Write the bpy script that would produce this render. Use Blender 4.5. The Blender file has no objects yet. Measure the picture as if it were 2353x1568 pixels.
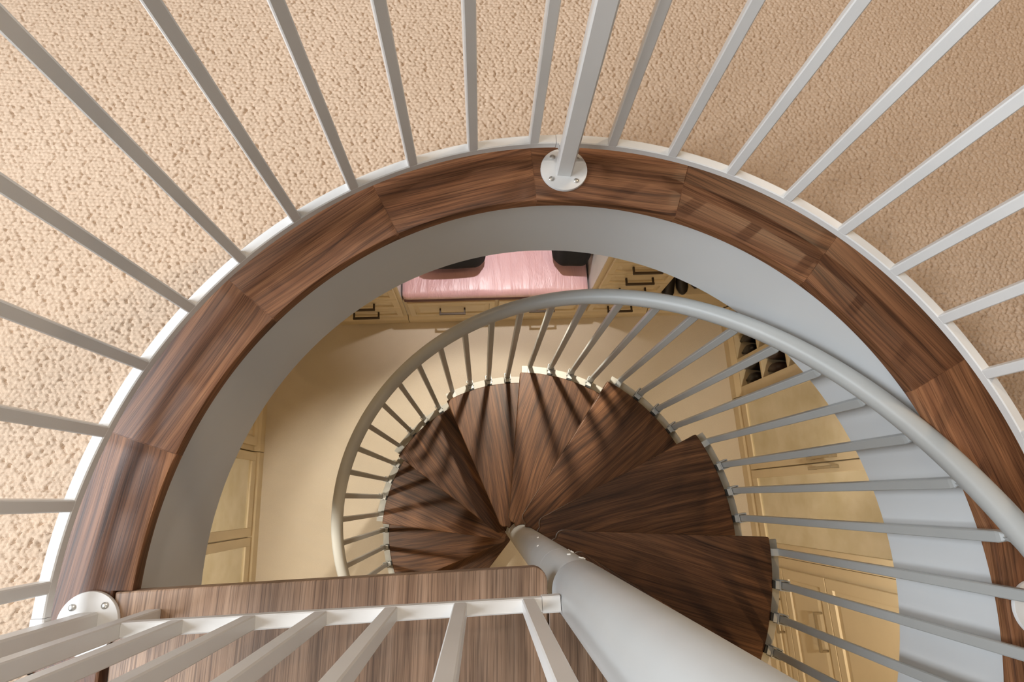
import bpy, math, random
import numpy as np
from math import sin, cos, pi, radians as R
from mathutils import Vector, Matrix
random.seed(7)
sc = bpy.context.scene
COL = sc.collection

# ------------------------------------------------------------------ measures (metres)
ZF = -2.73                 # lower floor
T = 0.2876                 # thickness of the upper floor
RI, RW, RO = 0.700, 0.724, 0.832   # nosing inner edge, skirt wall, outer edge of the timber ring
RT = 0.663                 # tread radius
STEP, RISE, Z0, PHI0 = 29.1, 0.2274, -0.707, -1.9
RB = 0.695                 # stair balusters
RH, HT = 0.682, 0.0208     # handrail helix and tube
ROOM = 2.6                 # the lower room is turned by this many degrees
def rail_z(th): return -0.132 - 0.0077 * (th - 36.88)

# ------------------------------------------------------------------ helpers
def tag(o, label=None, cat=None, group=None, kind=None):
    if label: o['label'] = label
    if cat: o['category'] = cat
    if group: o['group'] = group
    if kind: o['kind'] = kind
    return o
def empty(name, loc=(0, 0, 0), rz=0):
    o = bpy.data.objects.new(name, None); COL.objects.link(o)
    o.location = loc; o.rotation_euler = (0, 0, rz); o.empty_display_size = .05
    return o
class MB:
    def __init__(s): s.v = []; s.f = []; s.uv = []; s.has_uv = False
    def add(s, vs, fs, uvs=None):
        b = len(s.v); s.v += [tuple(x) for x in vs]
        for i, f in enumerate(fs):
            s.f.append([b + k for k in f])
            s.uv.append(uvs[i] if uvs else None)
        if uvs: s.has_uv = True
    def box(s, x0, x1, y0, y1, z0, z1, M=None):
        vs = [Vector((x, y, z)) for z in (z0, z1) for x, y in ((x0, y0), (x1, y0), (x1, y1), (x0, y1))]
        if M: vs = [M @ v for v in vs]
        s.add(vs, [(3, 2, 1, 0), (4, 5, 6, 7), (0, 1, 5, 4), (1, 2, 6, 5), (2, 3, 7, 6), (3, 0, 4, 7)])
    def prism(s, poly, z0, z1, uvf=None):
        n = len(poly)
        vs = [(x, y, z0) for x, y in poly] + [(x, y, z1) for x, y in poly]
        fs = [list(range(n))[::-1], list(range(n, 2 * n))] + [[i, (i + 1) % n, n + (i + 1) % n, n + i] for i in range(n)]
        uvs = None
        if uvf: uvs = [[uvf(*vs[k]) for k in f] for f in fs]
        s.add(vs, fs, uvs)
    def sweep(s, rings, closed=False, cap=True):
        n = len(rings[0]); m = len(rings)
        vs = [p for r in rings for p in r]; fs = []
        for i in range(m if closed else m - 1):
            a = i * n; b = ((i + 1) % m) * n
            for k in range(n): fs.append([a + k, a + (k + 1) % n, b + (k + 1) % n, b + k])
        if cap and not closed:
            fs.append(list(range(n))[::-1]); fs.append([(m - 1) * n + k for k in range(n)])
        s.add(vs, fs)
    def lathe(s, prof, seg=48, cx=0, cy=0, caps=True):
        rings = [[(cx + r * cos(2 * pi * k / seg), cy + r * sin(2 * pi * k / seg), z) for k in range(seg)] for r, z in prof]
        s.sweep(rings, cap=caps)
    def build(s, name, mat, parent=None, smooth=None, bevel=0, seg=2):
        me = bpy.data.meshes.new(name); me.from_pydata(s.v, [], s.f); me.update()
        if s.has_uv:
            ul = me.uv_layers.new(name='UVMap'); i = 0
            for f, u in zip(s.f, s.uv):
                for k in range(len(f)):
                    ul.data[i].uv = u[k] if u else (0, 0); i += 1
        me.materials.append(mat)
        if smooth is not None:
            me.polygons.foreach_set('use_smooth', [True] * len(me.polygons)); me.set_sharp_from_angle(angle=R(smooth))
        o = bpy.data.objects.new(name, me); COL.objects.link(o)
        if parent: o.parent = parent
        if bevel:
            b = o.modifiers.new('bevel', 'BEVEL'); b.width = bevel; b.segments = seg; b.limit_method = 'ANGLE'; b.angle_limit = R(40)
        return o
def dup(o, parent=None):
    c = o.copy(); COL.objects.link(c); c.parent = parent
    for ch in [x for x in o.children]: dup(ch, c)
    return c
def sq(w, d=None, ch=.0015):
    d = d or w; a, b = w / 2, d / 2
    return [(a, -b + ch), (a, b - ch), (a - ch, b), (-a + ch, b), (-a, b - ch), (-a, -b + ch), (-a + ch, -b), (a - ch, -b)]
def bar(mb, x, y, z0, z1, w, rot=0, d=None, ch=.0018, top_round=0):
    c, s_ = cos(rot), sin(rot); rings = []
    zs = [(z0, 1), (z1, 1)] if not top_round else [(z0, 1), (z1 - top_round, 1), (z1 - top_round * .4, .86), (z1, .5)]
    for z, k in zs:
        rings.append([(x + (px * c - py * s_) * (k if z > z0 else 1), y + (px * s_ + py * c) * (k if z > z0 else 1), z) for px, py in sq(w, d, ch)])
    mb.sweep(rings)
def arc_rail(mb, r, z, w, h, t0, t1, n, ch=.0018):
    rings = []
    for i in range(n + 1):
        t = R(t0 + (t1 - t0) * i / n)
        rings.append([((r + px) * cos(t), (r + px) * sin(t), z + pz) for px, pz in sq(w, h, ch)])
    mb.sweep(rings)
def straight_rail(mb, p, q, w, h, ch=.0018):
    p, q = Vector(p), Vector(q); d = (q - p).normalized(); n = Vector((-d.y, d.x, 0)).normalized()
    mb.sweep([[P + n * px + Vector((0, 0, pz)) for px, pz in sq(w, h, ch)] for P in (p, q)])

# ------------------------------------------------------------------ materials
def node_mat(name):
    m = bpy.data.materials.new(name); m.use_nodes = True
    nt = m.node_tree; b = nt.nodes['Principled BSDF']
    return m, nt, b
def N(nt, t, **kw):
    n = nt.nodes.new(t)
    for k, v in kw.items(): setattr(n, k, v)
    return n
def ramp(nt, fac, stops):
    r = N(nt, 'ShaderNodeValToRGB'); e = r.color_ramp.elements
    while len(e) < len(stops): e.new(.5)
    for el, (p, c) in zip(e, stops): el.position = p; el.color = (*c, 1)
    nt.links.new(fac, r.inputs[0]); return r.outputs[0]
def noise(nt, vec, scale, detail=4, rough=.55, dist=0):
    n = N(nt, 'ShaderNodeTexNoise'); n.inputs['Scale'].default_value = scale; n.inputs['Detail'].default_value = detail
    n.inputs['Roughness'].default_value = rough; n.inputs['Distortion'].default_value = dist
    if vec is not None: nt.links.new(vec, n.inputs['Vector'])
    return n.outputs[0]
def mapping(nt, vec, sc_=(1, 1, 1), loc=(0, 0, 0)):
    m = N(nt, 'ShaderNodeMapping'); m.inputs['Scale'].default_value = sc_; m.inputs['Location'].default_value = loc
    nt.links.new(vec, m.inputs['Vector']); return m.outputs[0]
def bump(nt, b, h, strength=.2, dist=.001):
    n = N(nt, 'ShaderNodeBump'); n.inputs['Strength'].default_value = strength; n.inputs['Distance'].default_value = dist
    nt.links.new(h, n.inputs['Height']); nt.links.new(n.outputs[0], b.inputs['Normal'])
def paint(name, col, rough=.4, var=.04, bscale=350, bstr=.06, metallic=0, spec=.5):
    m, nt, b = node_mat(name)
    tc = N(nt, 'ShaderNodeTexCoord')
    f = noise(nt, tc.outputs['Object'], 6, 3)
    lo = tuple(c * (1 - var) for c in col); hi = tuple(min(1, c * (1 + var)) for c in col)
    nt.links.new(ramp(nt, f, [(.3, lo), (.7, hi)]), b.inputs['Base Color'])
    b.inputs['Roughness'].default_value = rough; b.inputs['Metallic'].default_value = metallic
    b.inputs['Specular IOR Level'].default_value = spec
    if bstr: bump(nt, b, noise(nt, tc.outputs['Object'], bscale, 2), bstr, .0005)
    return m
def wood(name, dark, mid, light, rough=.42, rand=True, spec=.5, plank=0):
    """walnut laminate: UV.x runs along the grain, UV.y across it, both in metres"""
    m, nt, b = node_mat(name); L = nt.links.new
    uv = N(nt, 'ShaderNodeTexCoord').outputs['UV']
    if rand:
        oi = N(nt, 'ShaderNodeObjectInfo'); mul = N(nt, 'ShaderNodeVectorMath', operation='MULTIPLY_ADD')
        cmb = N(nt, 'ShaderNodeCombineXYZ')
        for i in range(3): L(oi.outputs['Random'], cmb.inputs[i])
        L(cmb.outputs[0], mul.inputs[0]); mul.inputs[1].default_value = (7.3, 3.1, 11.7); L(uv, mul.inputs[2]); uv = mul.outputs[0]
    warp = noise(nt, mapping(nt, uv, (2.0, 6, 1)), 1, 2, .45)
    add = N(nt, 'ShaderNodeVectorMath', operation='MULTIPLY_ADD')
    cw = N(nt, 'ShaderNodeCombineXYZ'); L(warp, cw.inputs[1])
    L(cw.outputs[0], add.inputs[0]); add.inputs[1].default_value = (0, .075, 0); L(uv, add.inputs[2])
    g1 = noise(nt, mapping(nt, add.outputs[0], (1.7, 72, 1)), 1, 6, .62, .1)
    g2 = noise(nt, mapping(nt, uv, (7, 460, 1)), 1, 3, .6)
    g3 = noise(nt, mapping(nt, uv, (2.2, 9, 1), (3, 5, 1)), 1, 3, .5)
    c1 = ramp(nt, g1, [(.30, dark), (.47, mid), (.70, light)])
    mx = N(nt, 'ShaderNodeMix', data_type='RGBA', blend_type='MULTIPLY'); mx.inputs[0].default_value = 1
    L(c1, mx.inputs[6]); L(ramp(nt, g3, [(.3, (.62, .60, .60)), (.65, (1.12, 1.1, 1.1))]), mx.inputs[7])
    mx2 = N(nt, 'ShaderNodeMix', data_type='RGBA', blend_type='MULTIPLY'); mx2.inputs[0].default_value = .8
    L(mx.outputs[2], mx2.inputs[6]); L(ramp(nt, g2, [(.36, (.42, .39, .37)), (.53, (1.07, 1.07, 1.07))]), mx2.inputs[7])
    out = mx2.outputs[2]
    if plank:
        sp = N(nt, 'ShaderNodeSeparateXYZ'); L(N(nt, 'ShaderNodeTexCoord').outputs['UV'], sp.inputs[0])
        dv = N(nt, 'ShaderNodeMath', operation='DIVIDE'); L(sp.outputs[1], dv.inputs[0]); dv.inputs[1].default_value = plank
        fl = N(nt, 'ShaderNodeMath', operation='FLOOR'); L(dv.outputs[0], fl.inputs[0])
        wn = N(nt, 'ShaderNodeTexWhiteNoise', noise_dimensions='1D'); L(fl.outputs[0], wn.inputs['W'])
        m3 = N(nt, 'ShaderNodeMix', data_type='RGBA', blend_type='MULTIPLY'); m3.inputs[0].default_value = 1
        L(out, m3.inputs[6]); L(ramp(nt, wn.outputs[0], [(0, (.66, .62, .60)), (1, (1.12, 1.1, 1.06))]), m3.inputs[7]); out = m3.outputs[2]
    L(out, b.inputs['Base Color'])
    b.inputs['Roughness'].default_value = rough; b.inputs['Specular IOR Level'].default_value = spec
    bump(nt, b, g2, .25, .0006)
    return m
M = {}
M['rail'] = paint('rail_paint', (.76, .75, .73), .38)
M['stair_steel'] = paint('stair_paint', (.45, .46, .45), .34)
M['pole'] = paint('pole_paint', (.60, .62, .62), .38)
M['steel_band'] = paint('band_paint', (.40, .39, .35), .5)
M['rubber'] = paint('rubber', (.015, .015, .014), .7, bstr=0)
M['screw'] = paint('screw_zinc', (.62, .61, .58), .3, metallic=.8)
M['skirt'] = paint('skirt_paint', (.70, .71, .71), .55, .015, 60, .03)
M['wall'] = paint('wall_paint', (.78, .76, .72), .8, .02)
M['tan_wall'] = paint('tan_wall_paint', (.20, .165, .125), .8, .02)  # unseen upper walls, kept dark to cut bounce light
M['ceil'] = paint('ceiling_paint', (.80, .78, .74), .85, .02)
M['beige_ceil'] = paint('beige_ceiling_paint', (.46, .42, .36), .85, .02)  # unseen upper ceiling, toned down to cut bounce light
M['cream'] = paint('cream_lacquer', (.71, .60, .41), .42, .03)
M['cream_light'] = paint('pale_lacquer', (.86, .85, .83), .5, .02)
M['handle'] = paint('bronze_handle', (.075, .055, .04), .5, metallic=.6)
M['nickel'] = paint('nickel_handle', (.42, .36, .26), .28, metallic=.9)
M['black_cloth'] = paint('black_cloth', (.006, .0055, .0055), .9, .2, 600, .3)
M['black_leather'] = paint('black_leather', (.016, .012, .011), .45, .2)
M['brown_leather'] = paint('brown_leather', (.05, .03, .024), .5, .2)
M['wood'] = wood('walnut_ring', (.075, .033, .017), (.185, .080, .037), (.32, .152, .072), .38, spec=.36)
M['wood_land'] = wood('walnut_landing', (.21, .125, .075), (.38, .245, .155), (.52, .36, .245), .40, plank=.131)
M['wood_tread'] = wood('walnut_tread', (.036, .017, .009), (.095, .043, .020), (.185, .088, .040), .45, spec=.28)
def mirror():
    m, nt, b = node_mat('antique_mirror'); tc = N(nt, 'ShaderNodeTexCoord')
    f = noise(nt, tc.outputs['Object'], 5, 4, .6)
    nt.links.new(ramp(nt, f, [(.3, (.72, .68, .52)), (.65, (.88, .85, .74))]), b.inputs['Base Color'])
    b.inputs['Metallic'].default_value = .85; b.inputs['Roughness'].default_value = .22
    return m
M['mirror'] = mirror()
def satin():
    m, nt, b = node_mat('pink_satin'); tc = N(nt, 'ShaderNodeTexCoord')
    f = noise(nt, mapping(nt, tc.outputs['Object'], (9, 1.5, 2)), 2, 4, .6, .6)
    nt.links.new(ramp(nt, noise(nt, tc.outputs['Object'], 3, 2), [(.3, (.62, .36, .38)), (.7, (.70, .43, .45))]), b.inputs['Base Color'])
    b.inputs['Roughness'].default_value = .38; b.inputs['Sheen Weight'].default_value = .7; b.inputs['Specular IOR Level'].default_value = .8
    bump(nt, b, f, .5, .02); return m
M['satin'] = satin()
def loop_carpet():
    m, nt, b = node_mat('loop_pile'); tc = N(nt, 'ShaderNodeTexCoord')
    f = noise(nt, tc.outputs['Object'], 2.2, 3, .5); g = noise(nt, tc.outputs['Object'], 170, 2, .5)
    mx = N(nt, 'ShaderNodeMix', data_type='RGBA', blend_type='MULTIPLY'); mx.inputs[0].default_value = 1
    nt.links.new(ramp(nt, f, [(.3, (.54, .405, .295)), (.7, (.60, .46, .345))]), mx.inputs[6])
    nt.links.new(ramp(nt, g, [(.25, (.84, .83, .82)), (.7, (1.04, 1.04, 1.04))]), mx.inputs[7])
    nt.links.new(mx.outputs[2], b.inputs['Base Color']); b.inputs['Roughness'].default_value = .95
    b.inputs['Specular IOR Level'].default_value = .1
    bump(nt, b, noise(nt, tc.outputs['Object'], 600, 2), .35, .002); return m
M['carpet'] = loop_carpet()
def plain_carpet():
    m, nt, b = node_mat('plain_carpet'); tc = N(nt, 'ShaderNodeTexCoord')
    f = noise(nt, tc.outputs['Object'], 1.6, 4, .6)
    nt.links.new(ramp(nt, f, [(.3, (.58, .51, .41)), (.7, (.65, .58, .48))]), b.inputs['Base Color'])
    b.inputs['Roughness'].default_value = .95; b.inputs['Specular IOR Level'].default_value = .1
    bump(nt, b, noise(nt, tc.outputs['Object'], 260, 3), .5, .004); return m
M['floor2'] = plain_carpet()

# ------------------------------------------------------------------ upper floor: loop pile carpet with real relief
def build_carpet():
    x0, x1, y0, y1, h = -1.36, 1.26, -.34, 1.44, .00175
    nx, ny = int((x1 - x0) / h), int((y1 - y0) / h)
    X = x0 + np.arange(nx + 1) * (x1 - x0) / nx; Y = y0 + np.arange(ny + 1) * (y1 - y0) / ny
    gx, gy = np.meshgrid(X, Y)
    rng = np.random.default_rng(3)
    px, py = .0086, .0072
    NI, NJ = int((x1 - x0) / px) + 6, int((y1 - y0) / py) + 6
    jx = rng.normal(0, .0011, (NJ, NI)); jy = rng.normal(0, .0007, (NJ, NI)); jh = rng.normal(1, .06, (NJ, NI)); ja = rng.normal(0, .35, (NJ, NI))
    wob = .0012 * np.sin(gx * 21 + 2 * np.sin(gy * 5))
    cj = np.floor((gy + wob - y0) / py).astype(int) + 2
    Z = np.zeros_like(gx)
    for dj in (-1, 0, 1):
        j = np.clip(cj + dj, 0, NJ - 1); off = np.where(j % 2 == 0, 0, .5)
        ci = np.floor((gx - x0) / px - off).astype(int) + 2
        for di in (-1, 0, 1):
            i = np.clip(ci + di, 0, NI - 1)
            cx = x0 + (i - 2 + .5 + off) * px + jx[j, i]; cy = y0 + (j - 2 + .5) * py + jy[j, i]
            a = ja[j, i] + .45 * np.where(j % 2 == 0, 1, -1)
            dx = gx - cx; dy = gy + wob - cy
            ux = dx * np.cos(a) + dy * np.sin(a); uy = -dx * np.sin(a) + dy * np.cos(a)
            d = np.sqrt((ux / .0059) ** 2 + (uy / .0043) ** 2)
            Z = np.maximum(Z, np.clip(1 - d ** 4.0, 0, 1) ** .6 * .0056 * jh[j, i])
    Z += .001
    rr = np.hypot(gx, gy); keep = rr > RO + .001
    idx = -np.ones(gx.shape, int)
    q = keep[:-1, :-1] & keep[1:, :-1] & keep[:-1, 1:] & keep[1:, 1:]
    used = np.zeros_like(keep)
    used[:-1, :-1] |= q; used[1:, :-1] |= q; used[:-1, 1:] |= q; used[1:, 1:] |= q
    idx[used] = np.arange(used.sum())
    # a short turned-down edge along the timber ring
    V = np.stack([gx[used], gy[used], Z[used]], 1)
    F = np.stack([idx[:-1, :-1][q], idx[:-1, 1:][q], idx[1:, 1:][q], idx[1:, :-1][q]], 1)
    B = 3.0; b = len(V); zc = .005
    ext = [(-B, -B), (B, -B), (B, B), (-B, B), (X[0], Y[0]), (X[-1], Y[0]), (X[-1], Y[-1]), (X[0], Y[-1])]
    V = np.concatenate([V, np.array([(x, y, zc) for x, y in ext])])
    # strips left, right, back; in front of the landing too (the landing stands proud of it)
    E = np.array([(b + 0, b + 4, b + 7, b + 3), (b + 5, b + 1, b + 2, b + 6), (b + 7, b + 6, b + 2, b + 3)])
    # front strip keeps clear of the stair well
    k = len(V)
    V = np.concatenate([V, np.array([(-B, -B, zc), (B, -B, zc), (B, -.85, zc), (-B, -.85, zc), (X[0], Y[0], zc), (X[-1], Y[0], zc), (-.86, Y[0], zc), (.86, Y[0], zc), (-.86, -.85, zc), (.86, -.85, zc), (X[0], -.85, zc), (X[-1], -.85, zc)])])
    E = np.concatenate([E, np.array([(k, k + 1, k + 2, k + 3), (k + 10, k + 8, k + 6, k + 4), (k + 9, k + 11, k + 5, k + 7)])])
    F = np.concatenate([F, E])
    me = bpy.data.meshes.new('floor')
    me.vertices.add(len(V)); me.vertices.foreach_set('co', V.astype(np.float32).ravel())
    me.loops.add(len(F) * 4); me.loops.foreach_set('vertex_index', F.astype(np.int32).ravel())
    me.polygons.add(len(F)); me.polygons.foreach_set('loop_start', np.arange(len(F), dtype=np.int32) * 4)
    me.update(calc_edges=True); me.polygons.foreach_set('use_smooth', np.ones(len(F), bool)); me.materials.append(M['carpet'])
    o = bpy.data.objects.new('floor', me); COL.objects.link(o)
    return tag(o, 'beige loop pile carpet of the upper floor around the round opening', 'carpet', kind='structure')
build_carpet()

# timber ring round the opening: straight-grained boards, 22.3 degrees each
def build_ring():
    mb = MB(); vs = []; fs = []; uvs = []
    seams = [162.2 - 22.3 * k for k in range(-2, 12)]
    angs = sorted(set(np.round(list(np.arange(-86, 179.51, 1.0)) + [179.5] + [a for s_ in seams for a in (s_ - .09, s_ - .05, s_ + .05, s_ + .09) if -86 < a < 179.5], 3)))
    angs = [a for a in angs if not any(.09 < abs(a - s_) < .4 for s_ in seams)]
    angs += [179.52] + list(np.arange(181, 209.0, 1.0))
    def ri(a):
        if a > 179.51: return max(RI, .7285 / abs(cos(R(a))))
        if a < 19.4: return .7085
        if a < 20.6: return .7085 - (.0085) * (a - 19.4) / 1.2
        return RI
    sects = []
    for a in angs:
        g = .0022 if any(abs(a - s_) < .07 for s_ in seams) else 0
        r0 = ri(a); t = R(a)
        prof = [(RW + .005 if a < 179.51 else r0 + .002, -.024), (r0 + .002, -.024), (r0, -.022), (r0, -.005), (r0 + .0014, -.0015 - g), (r0 + .005, -g), (max(r0 + .006, .742), -g), (max(r0 + .007, .79), -g), (RO, -g), (RO, -.024)]
        sects.append([(r * cos(t), r * sin(t), z) for r, z in prof])
    n = len(sects[0])
    def board(a):
        for k, s_ in enumerate(seams):
            if a > s_: return k, s_ + 11.15
        return len(seams), seams[-1] - 11.15
    for i in range(len(sects) - 1):
        am = (angs[i] + angs[i + 1]) / 2; k, c = board(am); t = R(c); ox = k * 1.7
        for j in range(n - 1):
            quad = [sects[i][j], sects[i + 1][j], sects[i + 1][j + 1], sects[i][j + 1]][::-1]
            b = len(vs); vs += quad; fs.append([b, b + 1, b + 2, b + 3])
            uvs.append([(-p[0] * sin(t) + p[1] * cos(t) + ox, p[0] * cos(t) + p[1] * sin(t) + p[2] + k * .37) for p in quad])
    mb.add(vs, fs, uvs)
    # weld
    key = {}; remap = []; nv = []
    for p in mb.v:
        q = tuple(round(c, 6) for c in p)
        if q not in key: key[q] = len(nv); nv.append(p)
        remap.append(key[q])
    mb.v = nv; mb.f = [[remap[k] for k in f] for f in mb.f]
    ok = [i for i, f in enumerate(mb.f) if len(set(f)) == 4]
    mb.f = [mb.f[i] for i in ok]; mb.uv = [mb.uv[i] for i in ok]
    o = mb.build('trim_1', M['wood'], smooth=35)
    tag(o, 'curved walnut board edging round the stair opening', 'wood trim', kind='structure')
build_ring()

# skirt wall of the opening and the lower ceiling
mb = MB(); n = 160
mb.sweep([[(r * cos(2 * pi * k / n), r * sin(2 * pi * k / n), z) for k in range(n)] for r, z in ((RW + .03, -.026), (RW, -.026), (RW, -T + .002), (RW + .002, -T), (RW + .03, -T))], cap=False)
mb.f = [f[::-1] for f in mb.f]
tag(mb.build('wall_stairwell', M['skirt'], smooth=40), 'smooth grey painted curved wall lining the round floor opening', 'wall', kind='structure')
mb = MB(); B = 2.6
circ = [((RW + .01) * cos(2 * pi * k / 96), (RW + .01) * sin(2 * pi * k / 96)) for k in range(96)]
def sqp(a):
    c, s_ = cos(a), sin(a); k = B / max(abs(c), abs(s_)); return (c * k, s_ * k)
outer = [sqp(2 * pi * k / 96) for k in range(96)]
vs = [(x, y, -T) for x, y in circ] + [(x, y, -T) for x, y in outer] + [(x, y, -T + .06) for x, y in circ] + [(x, y, -T + .06) for x, y in outer]
fs = []
for k in range(96):
    k2 = (k + 1) % 96
    fs += [[k, 96 + k, 96 + k2, k2][::-1], [192 + k, 192 + k2, 288 + k2, 288 + k][::-1]]
mb.add(vs, fs)
tag(mb.build('ceiling', M['ceil']), 'white ceiling of the lower dressing room', 'ceiling', kind='structure')

# ------------------------------------------------------------------ lower room shell
a_ = R(ROOM); ca, sa = cos(a_), sin(a_)
def P(u, v, z=0): return (u * ca - v * sa, u * sa + v * ca, z)
def room_box(name, u0, u1, v0, v1, z0, z1, mat, label, cat):
    mb = MB(); mb.box(u0, u1, v0, v1, z0, z1)
    o = mb.build(name, mat); o.rotation_euler = (0, 0, a_); return tag(o, label, cat, kind='structure')
room_box('floor.001', -2.2, 2.2, -2.3, 2.0, ZF - .1, ZF, M['floor2'], 'plain beige carpet of the dressing room below', 'carpet')
room_box('wall_back', -2.2, 2.2, 1.9, 2.0, ZF, -T, M['wall'], 'cream wall behind the pink bench', 'wall')
room_box('wall_left', -2.2, -2.1, -2.2, 1.9, ZF, -T, M['wall'], 'cream wall behind the left mirrored wardrobe', 'wall')
room_box('wall_right', 2.1, 2.2, -2.2, 1.9, ZF, -T, M['wall'], 'cream wall behind the right mirrored wardrobe', 'wall')
room_box('wall_front', -2.1, 2.1, -2.3, -2.2, ZF, -T, M['wall'], 'cream wall under the landing side of the dressing room', 'wall')

# ------------------------------------------------------------------ spiral staircase
stair = tag(empty('spiral_staircase'), 'pale grey steel spiral staircase with dark walnut treads going down the round opening', 'staircase')
# centre pole: upper sleeve, and below it the hubs of the treads with their joints
mb = MB()
mb.lathe([(.046, -.012), (.0468, -.009), (.0468, 1.10), (.03, 1.12)], 64)
pole = mb.build('pole_sleeve', M['pole'], stair, smooth=40)
prof = [(.045, ZF)]
for k in range(9, -4, -1):
    z = Z0 - RISE * k
    if z > ZF + .02 and z < -.1: prof += [(.0455, z + .0040), (.0449, z + .0046), (.0449, z + .0052), (.0455, z + .0058)]
prof += [(.0455, -.04), (.043, -.012)]
mb = MB(); mb.lathe(prof, 64); mb.build('pole', M['pole'], stair, smooth=40)
M['fleck'] = paint('white_fleck', (.85, .84, .80), .6, bstr=0)
for th, z, w in ((93, -.12, .006), (76, -.07, .006), (62, -.10, .005), (70, -.20, .006), (55, -.27, .006), (50, -.335, .006), (105, -.62, .005), (128, -.45, .005)):
    mb = MB(); Mx = Matrix.Rotation(R(th), 4, 'Z'); mb.box(.0453, .0474, -w / 2, w / 2, z, z + .006, Mx)
    tag(mb.build('paint_fleck', M['fleck'], stair), 'white paint fleck on the pole')

def tread_poly():
    pts = []; off = .06; ph2 = R(-STEP); off2 = .030
    # rounded inner corner
    cr = .022; x_in = .050
    for i in range(9):
        t = pi - (pi / 2) * i / 8
        pts.append((x_in + cr + cr * cos(t), off - cr + cr * sin(t)))
    a0 = math.asin(off / RT); a1 = ph2 + math.asin(off2 / RT)
    cr2 = .006
    for i in range(29): 
        t = a0 + (a1 - a0) * i / 28; pts.append((RT * cos(t), RT * sin(t)))
    # back edge to the pole
    # the inner end hugs the pole, running on under the tread above
    for t in (-75, -60, -45, -30, -15, 0, 15, 30, 40): pts.append((.0462 * cos(R(t)), .0462 * sin(R(t))))
    return pts[::-1]
tp = tread_poly(); tb = R(-STEP / 2)
def tread_uv(x, y, z): return (x * cos(tb) + y * sin(tb), -x * sin(tb) + y * cos(tb) + z)
mb = MB(); mb.prism(tp, -.030, 0, tread_uv)
tread0 = mb.build('tread', M['wood_tread'], stair, bevel=.0036, seg=3)
tread0.rotation_euler = (0, 0, R(PHI0)); tread0.location = (0, 0, Z0)
mb = MB(); rings = []
for i in range(25):
    t = R(-26.3 + (4.4 + 26.3) * i / 24)
    rings.append([(r * cos(t), r * sin(t), z) for r, z in ((.640, -.040), (.6985, -.040), (.6985, -.033), (.640, -.033))])
mb.sweep(rings)
band0 = mb.build('steel_band', M['steel_band'], tread0, smooth=40); tag(band0, 'pale steel band along the outer end of the tread')
mb = MB(); pl = [(x * .93 if math.hypot(x, y) > .1 else x, y * .93 if math.hypot(x, y) > .1 else y) for x, y in tp]; mb.prism(pl, -.042, -.0305)
mb.build('steel_pan', M['stair_steel'], tread0)
treads = {0: tread0}
for k in range(-2, 9):
    if k == 0: continue
    t = dup(tread0, stair); t.rotation_euler = (0, 0, R(PHI0 + STEP * k)); t.location = (0, 0, Z0 - RISE * k); treads[k] = t

def make_baluster(zb, zt, corner, slope_up):
    """square bar at the origin (the radius is along +x); collar bracket and rail tab are sub-parts"""
    mb = MB(); bar(mb, 0, 0, zb, zt, .0185, 0, top_round=.012)
    return mb
BAL = {}
def baluster(k, j):
    th = PHI0 + 1.6 + STEP * k - 7.28 * j
    zt_ = Z0 - RISE * k; top = rail_z(th) - .040
    key = 'c' if j == 0 else str(j)
    low = zt_ - (RISE + .02 if j == 0 and k < 8 else .012)
    if key not in BAL:
        L = top - zt_
        mb = MB(); bar(mb, 0, 0, low - zt_, L, .0185, 0, top_round=.012)
        o = mb.build('baluster', M['stair_steel'], stair)
        # collar bracket: rubber pad, arm, collar ring
        mb = MB()
        if j:
            mb.box(-.0265, -.0145, -.0110, .0110, -.022, .006)
            for b in ((-.0145, -.0112, -.0145, .0145), (.0112, .0145, -.0145, .0145), (-.0112, .0112, -.0145, -.0112), (-.0112, .0112, .0112, .0145)):
                mb.box(b[0], b[1], b[2], b[3], -.020, .008)
        else:
            mb.box(-.034, -.006, -.010, .010, -.026, -.003)
        br = mb.build('bracket', M['stair_steel'], o, bevel=.0008, seg=1)
        mb = MB(); mb.box(-.0330, -.0262, -.0105, .0105, -.024, .004)
        if j: tag(mb.build('rubber_pad', M['rubber'], o), 'black rubber pad')
        # tab from the bar up to the handrail, sweeping uphill along it
        mb = MB(); pts = []
        for i in range(9):
            s_ = i / 8; dth = -5.2 * s_
            zz = (rail_z(th + dth) - zt_) - .012
            lowz = L - .004 + (zz - L + .004) * (s_ ** .55) if i else L - .016
            r_ = RH + .004 + (RB - RH - .004) * (1 - s_)
            x = r_ * cos(R(dth)) - RB; y = r_ * sin(R(dth)); xi = (RH + .002) * cos(R(dth)) - RB; yi = (RH + .002) * sin(R(dth))
            pts.append([(x, y, lowz), (xi, yi, zz + .008), (xi - .0035, yi, zz + .008), (x - .0035, y, lowz)])
        mb.sweep(pts); mb.build('rail_tab', M['stair_steel'], o, smooth=40)
        BAL[key] = o
    else: o = dup(BAL[key], stair)
    t = R(th); o.location = (RB * cos(t), RB * sin(t), zt_); o.rotation_euler = (0, 0, t)
    return o
for k in range(-2, 9):
    for j in range(4): baluster(k, j)

# helical handrail
mb = MB(); rings = []
for i in range(321):
    th = -88 + (318 + 88) * i / 320; t = R(th)
    c = Vector((RH * cos(t), RH * sin(t), rail_z(th))); tg = Vector((-sin(t) * RH, cos(t) * RH, -.0077 * 180 / pi)).normalized()
    rad = Vector((cos(t), sin(t), 0)); up = rad.cross(tg)
    rings.append([c + rad * HT * cos(2 * pi * m / 20) + up * HT * sin(2 * pi * m / 20) for m in range(20)])
mb.sweep(rings); tag(mb.build('handrail', M['stair_steel'], stair, smooth=50), 'round grey tube handrail')

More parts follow.
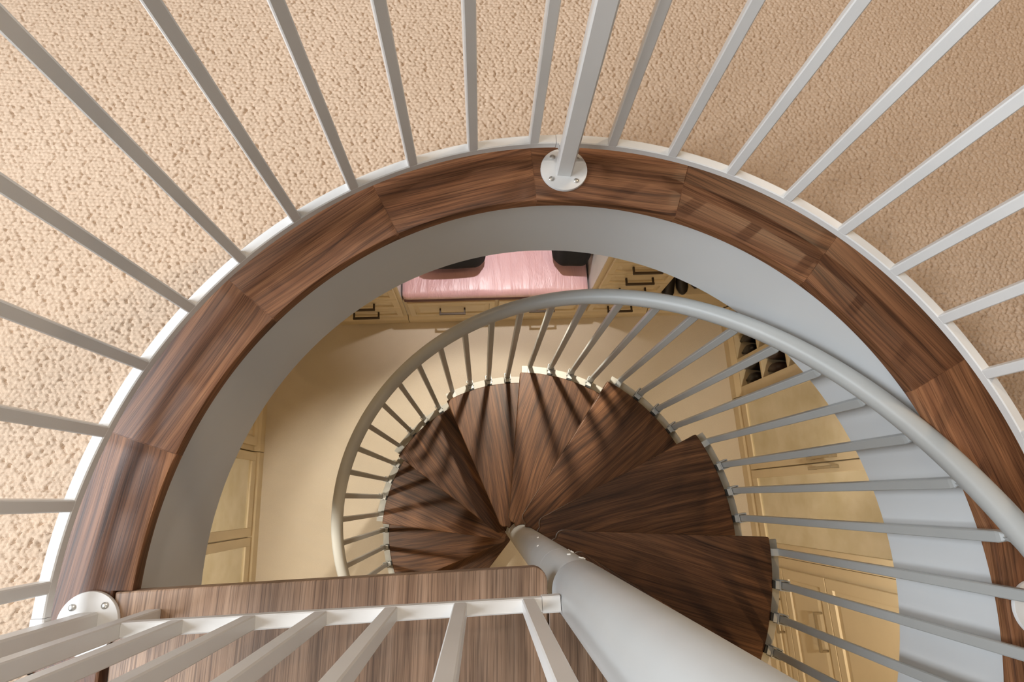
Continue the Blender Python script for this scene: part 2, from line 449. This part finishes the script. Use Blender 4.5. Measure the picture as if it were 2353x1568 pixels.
# landing boards
def rot2(pts, ang, c=(0, 0)):
    return [(c[0] + (x - c[0]) * cos(ang) - (y - c[1]) * sin(ang), c[1] + (x - c[0]) * sin(ang) + (y - c[1]) * cos(ang)) for x, y in pts]
poly = [(-.7262, .0045), (-.7262 + .014 / 1, .0048)]
fr = []
cx_, cy_, cr = -.055 - .022, .0372 - .022, .022
for i in range(9):
    t = pi / 2 - (pi / 2) * i / 8; fr.append((cx_ + cr * cos(t), cy_ + cr * sin(t)))
poly = [(-.7262, .0045)] + fr + [(-.0545, -.82), (-.655, -.82)]
def land_uv(x, y, z): return (y * .9987 + x * .05, x + z)
mb = MB(); mb.prism(poly[::-1], -.030, .0005, land_uv)
mb.build('landing_board', M['wood_land'], stair, bevel=.003)
mb = MB(); mb.prism([(.0478 * cos(R(t)), .0478 * sin(R(t))) for t in (250, 265, 280, 295, 310)][::-1] + [(-.0478, -.010), (-.0532, -.010), (-.0532, -.82), (.10, -.82), (.072, -.058)] if False else [(-.0532, -.012), (-.0532, -.82), (.10, -.82), (.072, -.058)] + [(.0478 * cos(R(t)), .0478 * sin(R(t))) for t in (310, 295, 280, 265, 250, 235, 220, 205, 195)], -.030, -.001, land_uv)
tag(mb.build('landing_board', M['wood_land'], stair, bevel=.0015), 'narrow walnut board behind the pole')

# ------------------------------------------------------------------ railing round the opening
ZB, RRB = .0505, .795
posts = [(90.79, .7631, 'the top of the opening'), (182.95, .7576, 'left'), (-2.44, .7602, 'right')]
def make_post():
    o = empty('railing_post')
    mb = MB(); mb.lathe([(.0458, 0), (.0459, .0045), (.0452, .006), (.012, .0062)], 56)
    fl = mb.build('flange', M['rail'], o, smooth=40)
    for a in (45, 135, 225, 315):
        mb = MB(); x, y = .034 * cos(R(a)), .034 * sin(R(a))
        mb.lathe([(.0052, .0055), (.0050, .0078), (.0030, .0092), (.0010, .0094)], 14, x, y)
        s_ = mb.build('screw', M['screw'], fl, smooth=40)
        mb = MB(); mb.box(x - .0028, x + .0028, y - .0005, y + .0005, .0088, .0096); mb.box(x - .0005, x + .0005, y - .0028, y + .0028, .0088, .0096)
    mb = MB(); bar(mb, 0, 0, .005, .93, .0315, 0, ch=.003)
    mb.build('tube', M['rail'], o)
    return o
post0 = make_post()
lab = ['square white railing post on a round screwed flange at the top of the opening',
       'square white railing post on a round flange at the left corner of the landing',
       'railing post behind the handrail at the right edge, only its flange showing']
for i, (th, r, _) in enumerate(posts):
    o = post0 if i == 0 else dup(post0)
    o.location = (r * cos(R(th)), r * sin(R(th)), .0008); o.rotation_euler = (0, 0, R(th) - (R(4) if i == 0 else 0))
    tag(o, lab[i], 'railing post', 'posts of the ring railing')
bal_ring = {}
def ring_panel(t0, t1, angles, label):
    o = empty('curved_railing', (RRB * cos(R((t0 + t1) / 2)), RRB * sin(R((t0 + t1) / 2)), 0))
    inv = Matrix.Translation(-o.location)
    def put(mb, name, **kw):
        mb.v = [tuple(inv @ Vector(p)) for p in mb.v]; return mb.build(name, M['rail'], o, **kw)
    mb = MB(); arc_rail(mb, RRB, ZB, .0182, .0165, t0, t1, 96); put(mb, 'bottom_rail', smooth=30)
    mb = MB(); arc_rail(mb, RRB + .0055, .905, .036, .018, t0 - .8, t1 + .8, 96); put(mb, 'top_rail', smooth=30)
    for th, sg in ((t0, -1), (t1, 1)):
        mb = MB(); arc_rail(mb, RRB, ZB, .0195, .0178, th + sg * .06, th + sg * 1.15, 3)
        tq = R(th + sg * .8); Mx = Matrix.Rotation(tq, 4, 'Z')
        mb.box(.7812, RRB, -.0055, .0055, ZB - .0085, ZB + .0085, Mx)
        put(mb, 'rail_bracket')
    for th in angles:
        t = R(th)
        if 'm' not in bal_ring:
            mb = MB(); bar(mb, 0, 0, ZB + .006, .898, .0178, 0)
            b = mb.build('baluster', M['rail'], o); bal_ring['m'] = b
        else: b = bal_ring['m'].copy(); COL.objects.link(b); b.parent = o
        b.location = Vector((RRB * cos(t), RRB * sin(t), 0)) - o.location; b.rotation_euler = (0, 0, t)
    return tag(o, label, 'railing', 'curved railing panels of the opening')
ring_panel(92.35, 181.6, [95.35 + 8.33 * k for k in range(11)], 'curved white railing panel along the left half of the opening, ending at the landing')
ring_panel(-1.1, 89.1, [84.6 - 8.31 * k for k in range(11)], 'curved white railing panel along the right half of the opening, beside the handrail')

# ------------------------------------------------------------------ straight guard railing on the landing
g = empty('guard_railing', (-.36, -.016, 0))
def gput(mb, name, **kw):
    mb.v = [(x + .36, y + .016, z) for x, y, z in mb.v]; return mb.build(name, M['rail'], g, **kw)
A_, B_ = Vector((-.663, -.031, 0)), Vector((-.052, -.0015, 0)); gd = (B_ - A_).normalized(); ga = math.atan2(gd.y, gd.x)
mb = MB(); straight_rail(mb, A_ + gd * .011 + Vector((0, 0, .094)), B_ - gd * .022 + Vector((0, 0, .094)), .0195, .019); gput(mb, 'bottom_rail')
mb = MB(); straight_rail(mb, B_ - gd * .0215 + Vector((0, 0, .094)), B_ + gd * .0045 + Vector((0, 0, .094)), .0225, .0215); gput(mb, 'rail_bracket')
mb = MB(); straight_rail(mb, A_ - gd * .03 + Vector((0, 0, .90)), B_ + gd * .004 + Vector((0, 0, .90)), .036, .018); gput(mb, 'top_rail')
mb = MB(); bar(mb, A_.x, A_.y, .001, .892, .0215, ga); tag(gput(mb, 'leg'), 'leg standing on the landing')
for k in range(6):
    p = Vector((-.093 - .0972 * k, 0, 0)); p = A_ + gd * ((p.x - A_.x) / gd.x)
    mb = MB(); bar(mb, p.x, p.y, .102, .893, .0190, ga); gput(mb, 'baluster')
tag(g, 'straight cream guard railing across the wooden landing from the left post to the pole', 'railing')

# ------------------------------------------------------------------ dressing room furniture
# local frame of a unit: x along its front (left to right as one faces it), y into the wall, z up; origin front left at floor level
def unit(name, side, x_uv, label, cat, group=None):
    if side == 'back': o = empty(name, P(x_uv, 1.34, ZF), a_)
    elif side == 'right': o = empty(name, P(1.555, x_uv, ZF), a_ - pi / 2)
    else: o = empty(name, P(-1.53, x_uv, ZF), a_ + pi / 2)
    return tag(o, label, cat, group)
def front(x0, x1, z0, z1, t=.019, fw=.034, bev=.026, dp=.011, y=0):
    """lacquered front with a raised, bevelled field"""
    mb = MB(); loops = [(0, .0), (0, t - .002), (.002, t), (fw, t), (fw + .0025, t - dp), (fw + .006, t - dp), (fw + .006 + bev, t - .001)]
    vs = []; fs = []
    for ins, d in loops:
        vs += [(x0 + ins, y - d, z0 + ins), (x1 - ins, y - d, z0 + ins), (x1 - ins, y - d, z1 - ins), (x0 + ins, y - d, z1 - ins)]
    for i in range(len(loops) - 1):
        for k in range(4): fs.append([i * 4 + k, i * 4 + (k + 1) % 4, i * 4 + 4 + (k + 1) % 4, i * 4 + 4 + k])
    b = (len(loops) - 1) * 4; fs.append([b, b + 1, b + 2, b + 3]); fs.append([3, 2, 1, 0])
    mb.add(vs, fs); return mb
def pull(parent, xc, zc, w, mat, vertical=False, y=-.019, off=.030, th=.0135):
    mb = MB()
    def bx(a0, a1, y0, y1, b0, b1):
        if vertical: mb.box(b0, b1, y0, y1, a0, a1)
        else: mb.box(a0, a1, y0, y1, b0, b1)
    A, Bc = (zc, xc) if vertical else (xc, zc)
    bx(A - w / 2, A + w / 2, y - off - th, y - off, Bc - th / 2, Bc + th / 2)
    for s_ in (-1, 1):
        c = A + s_ * (w / 2 - .006)
        bx(c - .005, c + .005, y - off, y, Bc - th / 2, Bc + th / 2)
    return mb.build('handle', mat, parent, bevel=.0012, seg=1)
def plinth(o, x0, x1, mat=None, top=.108, out=.022):
    mb = MB(); pr = [(0, 0), (-out, 0), (-out, top - .040), (-out + .003, top - .034), (-.004, top - .006), (0, top)]
    mb.sweep([[(x, y, z) for y, z in pr] for x in (x0, x1)])
    return mb.build('plinth', mat or M['cream'], o)
# the two drawer cabinets on the back wall
def drawer_cabinet(u0, u1, label, dz0=.13, n=9):
    o = unit('drawer_cabinet', 'back', u0, label, 'cabinet', 'drawer cabinets beside the bench'); w = u1 - u0
    H = dz0 + .163 * n + .03
    mb = MB(); mb.box(0, w, 0, .50, .09, H); mb.build('body', M['cream'], o, bevel=.002)
    for s_, x in ((-1, -.0025), (1, w + .0005)):
        mb = MB(); mb.box(x, x + .002, .004, .50, .10, H - .002); tag(mb.build('side_panel', M['cream_light'], o), 'pale side panel')
    plinth(o, 0, w)
    for k in range(n):
        z = dz0 + .163 * k
        d = front(.030, w - .022, z, z + .158).build('drawer', M['cream'], o)
        pull(d, .030 + (w - .052) / 2 + .0, z + .098, .165, M['handle'])
    return o
drawer_cabinet(-1.10, -.606, 'cream drawer cabinet with dark handles left of the pink bench')
drawer_cabinet(.546, .995, 'cream drawer cabinet with dark handles right of the pink bench')
# bench with two drawers
bo = unit('storage_bench', 'back', -.602, 'low cream bench with two drawers under the pink cushion', 'bench'); w = 1.144
mb = MB(); mb.box(0, w, 0, .555, .09, .385); mb.build('body', M['cream'], bo, bevel=.002); plinth(bo, 0, w)
for x0 in (.012, .577):
    d = front(x0 + .012, x0 + .553, .128, .378).build('drawer', M['cream'], bo); pull(d, x0 + .285, .272, .165, M['handle'])
# pink cushion with soft rounded edges
def soft_box(name, w, d, h, r, mat, puff=.02, wr=0, nx=56, ny=26, nz=8, seed=0):
    """a stuffed cushion: rounded box whose faces swell; origin at the bottom centre"""
    vs = []; fs = []; ix = {}
    rs = random.Random(seed); ph = [rs.uniform(0, 6) for _ in range(6)]
    def vert(i, j, k):
        if (i, j, k) in ix: return ix[(i, j, k)]
        x, y, z = (i / nx - .5) * w, (j / ny - .5) * d, (k / nz - .5) * h
        p = Vector((x, y, z)); c = Vector((max(-w / 2 + r, min(w / 2 - r, x)), max(-d / 2 + r, min(d / 2 - r, y)), max(-h / 2 + r, min(h / 2 - r, z))))
        dv = p - c
        if dv.length > 1e-9: p = c + dv.normalized() * r
        sw = (1 - (2 * x / w) ** 4) * (1 - (2 * y / d) ** 4)
        if k > nz / 2: p.z += puff * sw * (k / nz - .5) * 2
        if wr and k == nz: p.z += wr * sw * (sin(x * 31 + 2 * sin(y * 9 + ph[0]) + ph[1]) * .5 + sin(x * 13 - y * 8 + ph[2]) * .7)
        ix[(i, j, k)] = len(vs); vs.append((p.x, p.y, p.z + h / 2)); return ix[(i, j, k)]
    for i in range(nx):
        for j in range(ny):
            fs.append([vert(i, j, nz), vert(i + 1, j, nz), vert(i + 1, j + 1, nz), vert(i, j + 1, nz)])
            fs.append([vert(i, j, 0), vert(i, j + 1, 0), vert(i + 1, j + 1, 0), vert(i + 1, j, 0)])
    for k in range(nz):
        for i in range(nx):
            fs.append([vert(i, 0, k), vert(i + 1, 0, k), vert(i + 1, 0, k + 1), vert(i, 0, k + 1)])
            fs.append([vert(i, ny, k), vert(i, ny, k + 1), vert(i + 1, ny, k + 1), vert(i + 1, ny, k)])
        for j in range(ny):
            fs.append([vert(0, j, k), vert(0, j, k + 1), vert(0, j + 1, k + 1), vert(0, j + 1, k)])
            fs.append([vert(nx, j, k), vert(nx, j + 1, k), vert(nx, j + 1, k + 1), vert(nx, j, k + 1)])
    mb = MB(); mb.add(vs, fs); return mb.build(name, mat, smooth=60)
c = soft_box('seat_cushion', 1.125, .545, .095, .028, M['satin'], .012, .0035); c.location = P(-.032, 1.598, ZF + .386); c.rotation_euler = (0, 0, a_)
M['maroon'] = paint('maroon_strip', (.10, .022, .020), .6, .1, 500, .2)
mb = MB(); mb.box(-.556, .556, -.2745, -.2690, .014, .050); mb.box(-.5665, -.5615, -.25, .25, .014, .050); mb.box(.5615, .5665, -.25, .25, .014, .050)  # thin maroon strips that darken the cushion's front and ends
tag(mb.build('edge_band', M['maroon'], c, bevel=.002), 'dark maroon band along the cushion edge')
tag(c, 'long pink satin seat cushion lying on the cream bench', 'cushion')
for u, s_, l in ((-.29, 4, 'black cushion at the left end of the pink bench'), (.418, 5, 'black cushion at the right end of the pink bench')):
    k = soft_box('throw_cushion', .40 if u < 0 else .23, .36, .16, .065, M['black_cloth'], .04, .004, 20, 20, 8, s_); k.location = P(u, 1.665, ZF + .672); k.rotation_euler = (R(66), 0, a_)
    tag(k, l, 'cushion', 'black cushions on the bench')

# shoes
def shoe_mesh(mat, heel=.05, L=.24, name='shoe'):
    """low pump or boot foot: sole, vamp, heel; x is the toe direction"""
    mb = MB(); rings = []
    prof = [(-.116, .014, .070), (-.110, .026, .095), (-.085, .032, .105), (-.045, .033, .098), (-.005, .035, .074), (.04, .039, .056), (.08, .039, .044), (.108, .028, .034), (.122, .010, .022)]
    for x, hw, h in prof:
        lift = heel * max(0, min(1, (-.0 - x + .02) / .09)) ; lift = heel * (1 - 1 / (1 + math.exp(-(x + .01) / -.022))) if False else heel / (1 + math.exp((x + .02) / .022))
        rg = []
        for m in range(12):
            t = 2 * pi * m / 12; rg.append((x * L / .24, hw * cos(t), lift + h / 2 + h / 2 * sin(t)))
        rings.append(rg)
    mb.sweep(rings); o = mb.build(name, mat, smooth=70)
    mb = MB(); mb.lathe([(.008, 0), (.012, heel * .6), (.02, heel + .012)], 12, -.095 * L / .24, 0); mb.build('heel', mat, o, smooth=50)
    return o
shoe_b, shoe_br = shoe_mesh(M['black_leather']), shoe_mesh(M['brown_leather'], .03)
first = {'b': shoe_b, 'br': shoe_br}; used = set()
def put_shoe(kind, uv, z, ang, label, group):
    o = first[kind] if kind not in used else dup(first[kind]); used.add(kind)
    o.location = P(uv[0], uv[1], z); o.rotation_euler = (0, 0, a_ + ang); return tag(o, label, 'shoe', group)
# shoe cubby on the right wall
cu = unit('shoe_cubby', 'right', 1.335, 'open cream shoe cubby with rows of square compartments on the right wall', 'shelf'); W_ = .615
mb = MB(); mb.box(0, W_, .28, .30, .09, 2.0); mb.build('back_panel', M['cream'], cu)
plinth(cu, 0, W_); 
XD = [0, .185, .370, .555]; ZS = [.095 + .30 * k for k in range(7)]
for x in XD:
    mb = MB(); mb.box(x if x else 0, x + (.02 if x < .5 else .06), 0, .28, .09, 2.0); mb.build('upright', M['cream'], cu, bevel=.001)
for z in ZS:
    mb = MB(); mb.box(.02, .555, .001, .28, z, z + .018); mb.build('shelf_board', M['cream'], cu, bevel=.001)
names = {0: 'bottom', 1: 'second', 2: 'third', 3: 'fourth'}
cols = ['column next to the corner', 'middle column', 'column next to the wardrobe']
for r_ in range(3):
    for c_ in range(3):
        v = 1.335 - (XD[c_] + .1025); z = ZF + ZS[r_] + .0185
        kd = 'br' if (r_ + c_) % 3 == 0 else 'b'
        for s_, nm in ((-1, 'left'), (1, 'right')):
            put_shoe(kd, (1.555 + .140, v - s_ * .0405), z, 0, ('dark brown ' if kd == 'br' else 'black ') + nm + ' shoe in the ' + names[r_] + ' row of the cubby, ' + cols[c_], 'shoes in the cubby')
# low corner shelf and the shoes on it
cs = unit('corner_shelf', 'back', 1.0, 'low cream corner shelf right of the drawer cabinet', 'shelf')
mb = MB(); mb.box(0, .545, 0, .555, .09, .36); mb.build('body', M['cream'], cs, bevel=.002); plinth(cs, 0, .522)
for i, (u, v, an, kd) in enumerate(((1.06, 1.43, -1.7, 'b'), (1.14, 1.46, -1.5, 'b'), (1.24, 1.50, -1.6, 'b'), (1.33, 1.52, -1.55, 'br'))):
    put_shoe(kd, (u, v), ZF + .3605, an, ['black pump on the corner shelf nearest the drawer cabinet', 'black pump standing second from the drawer cabinet on the corner shelf', 'black pump standing third from the drawer cabinet on the corner shelf', 'brown pump farthest from the drawer cabinet on the corner shelf'][i], 'shoes on the corner shelf')
# wardrobes with mirrored doors
def mirror_door(o, x0, x1, z0, z1, hx, fw=.048, mz=None):
    mb = MB(); t = .02
    zz = [(z0, z0 + fw + .012), (z1 - fw, z1)]
    mb.box(x0, x0 + fw, -t, 0, z0, z1); mb.box(x1 - fw, x1, -t, 0, z0, z1)
    for a0, a1 in zz: mb.box(x0 + fw, x1 - fw, -t, 0, a0, a1)
    d = mb.build('door', M['cream'], o, bevel=.0015, seg=1)
    mb = MB(); mb.box(x0 + fw - .002, x1 - fw + .002, -.011, -.006, z0 + fw + .008, z1 - fw + .004)
    tag(mb.build('mirror_panel', M['mirror'], d), 'mirrored door panel')
    if hx is not None: pull(d, hx, .93, .20, M['nickel'], True)
    return d
wr = unit('mirrored_wardrobe', 'right', .715, 'cream wardrobe with two mirrored doors on the right wall beside the cubby', 'wardrobe')
mb = MB(); mb.box(0, .965, .001, .50, .09, 2.2); mb.build('body', M['cream'], wr, bevel=.002); plinth(wr, 0, .965)
mirror_door(wr, .008, .462, .115, 2.18, .440); mirror_door(wr, .468, .935, .115, 2.18, .491)
wl = unit('mirrored_wardrobe', 'left', -1.0, 'cream wardrobe with mirrored doors along the left wall', 'wardrobe')
mb = MB(); mb.box(0, 1.49, .001, .50, .09, 2.2); mb.build('body', M['cream'], wl, bevel=.002); plinth(wl, 0, 1.49)
mirror_door(wl, .03, .513, .115, 2.18, None); mirror_door(wl, .518, .997, .115, 2.18, None); mirror_door(wl, 1.003, 1.483, .115, 2.18, None)
lc = unit('door_cabinet', 'left', .495, 'cream panelled cabinet at the back end of the left wall', 'cabinet')
mb = MB(); mb.box(0, .84, .001, .50, .09, 2.2); mb.build('body', M['cream'], lc, bevel=.002); plinth(lc, 0, .84)
for x0 in (.03, .43): front(x0, x0 + .39, .115, 2.18, fw=.05).build('door', M['cream'], lc)
# chest of drawers on the right wall
ch = unit('drawer_chest', 'right', -.252, 'cream chest of raised panel drawers with horizontal nickel handles on the right wall', 'chest of drawers')
mb = MB(); mb.box(0, .95, .001, .50, .09, 2.2); mb.build('body', M['cream'], ch, bevel=.002); plinth(ch, 0, .95)
for z0, z1, hz in ((.115, .300, .225), (.306, .722, .650), (.728, 1.57, 1.49)):
    d = front(.055, .93, z0, z1, fw=.05, bev=.04).build('drawer', M['cream'], ch); pull(d, .315, hz, .185, M['nickel'])

# ------------------------------------------------------------------ upper room shell and lights
mb = MB(); Bx = 3.0
def up_wall(name, x0, x1, y0, y1, z0, z1, label):
    mb = MB(); mb.box(x0, x1, y0, y1, z0, z1); return tag(mb.build(name, M['tan_wall']), label, 'wall', kind='structure')
up_wall('wall_back.001', -3.1, 3.1, 3.0, 3.1, 0, 2.7, 'dark tan wall of the upper room beyond the railing')
up_wall('wall_right.001', 3.0, 3.1, -3.0, 3.0, 0, 2.7, 'dark tan right wall of the upper room')
up_wall('wall_front.001', -3.1, 3.1, -3.1, -3.0, 0, 2.7, 'dark tan wall of the upper room behind the landing')
for nm, a in (('wall_left.001', (-2.3, -2.2, -3, 3, 0, .95)), ('wall_left.002', (-2.3, -2.2, -3, 3, 2.5, 2.7)), ('wall_left.003', (-2.3, -2.2, -3, -.97, .95, 2.5)), ('wall_left.004', (-2.3, -2.2, .97, 3, .95, 2.5))):
    up_wall(nm, *a, 'dark tan left wall of the upper room around the window')
mb = MB(); mb.box(-3.1, 3.1, -3.1, 3.1, 2.7, 2.8); tag(mb.build('ceiling.001', M['beige_ceil']), 'beige ceiling of the upper room', 'ceiling', kind='structure')

def area(name, loc, target, size, power, col, shape='DISK', sy=None, spread=180):
    l = bpy.data.lights.new(name, 'AREA'); l.shape = shape; l.size = size
    if sy: l.size_y = sy
    l.energy = power; l.color = col; l.spread = R(spread)
    o = bpy.data.objects.new(name, l); COL.objects.link(o); o.location = loc
    d = Vector(target) - Vector(loc); o.rotation_euler = d.to_track_quat('-Z', 'Y').to_euler(); return o
def spot(name, loc, target, power, col, size, blend, rad=.03):
    l = bpy.data.lights.new(name, 'SPOT'); l.energy = power; l.color = col; l.spot_size = R(size); l.spot_blend = blend; l.shadow_soft_size = rad
    o = bpy.data.objects.new(name, l); COL.objects.link(o); o.location = loc
    o.rotation_euler = (Vector(target) - Vector(loc)).to_track_quat('-Z', 'Y').to_euler(); return o
area('window_daylight', (-2.22, .0, 1.72), (0, .0, 1.2), 1.9, 126, (.86, .93, 1.0), 'RECTANGLE', 1.5)
warm = (1.0, .76, .50)
for x, y, e, sz, c in ((.06, 1.0, 12, .16, (1, .90, .78)), (1.75, 1.8, 24, .14, (1, .72, .44)), (-1.75, 1.35, 5.5, .14, (1, .66, .36)), (-.2, -1.6, 8, .5, (1, .93, .84))):
    area('ceiling_downlight', (x, y, 2.68), (x, y, 0), sz, e, c)
lowc = (1.0, .66, .32); neut = (1.0, .93, .84); ZL = -T - .02
spot('lower_spotlight', P(-.03, 1.10, ZL), P(-.12, -.02, ZF), 135, (1, .91, .76), 54, .35)
spot('lower_spotlight', P(-1.20, .02, ZL), P(-.75, -.10, ZF), 95, (1, .92, .78), 50, .5)
spot('lower_spotlight', P(1.12, -.22, ZL), P(1.35, -.15, ZF), 75, (1, .91, .76), 76, .8)
spot('bench_spotlight', P(.0, 1.56, ZL), P(0, 1.60, -2.25), 115, (1, .95, .95), 58, 1.0)
for u, v, e, sp in ((-.80, 1.05, 2.2, 150), (.85, 1.05, 2.2, 150), (-1.05, -.9, 3, 180), (.9, -.80, 5.5, 180), (0, -1.5, 4, 180)):  # added warm fill lamps; the first pair grazes the cabinet fronts
    area('lower_warm_fill', P(u, v, ZL), P(u, v, -3), .045, e, lowc, spread=sp)

w = bpy.data.worlds.new('world'); sc.world = w; w.use_nodes = True
w.node_tree.nodes['Background'].inputs[0].default_value = (.75, .85, 1, 1); w.node_tree.nodes['Background'].inputs[1].default_value = .6

# ------------------------------------------------------------------ camera
cam = bpy.data.cameras.new('camera'); co = bpy.data.objects.new('camera', cam); COL.objects.link(co)
cam.sensor_width = 36; cam.sensor_fit = 'HORIZONTAL'; cam.lens = 20.138; cam.clip_start = .01
rot = Matrix(((.9987, -.0134, -.0484), (0, .9638, -.2665), (.0502, .2661, .9626)))
co.matrix_world = Matrix.Translation((-.16139, .14263, .98664)) @ rot.to_4x4()
sc.camera = co
sc.view_settings.view_transform = 'Standard'; sc.view_settings.look = 'None'; sc.view_settings.exposure = 0; sc.view_settings.gamma = 1
sc.view_settings.use_curve_mapping = False
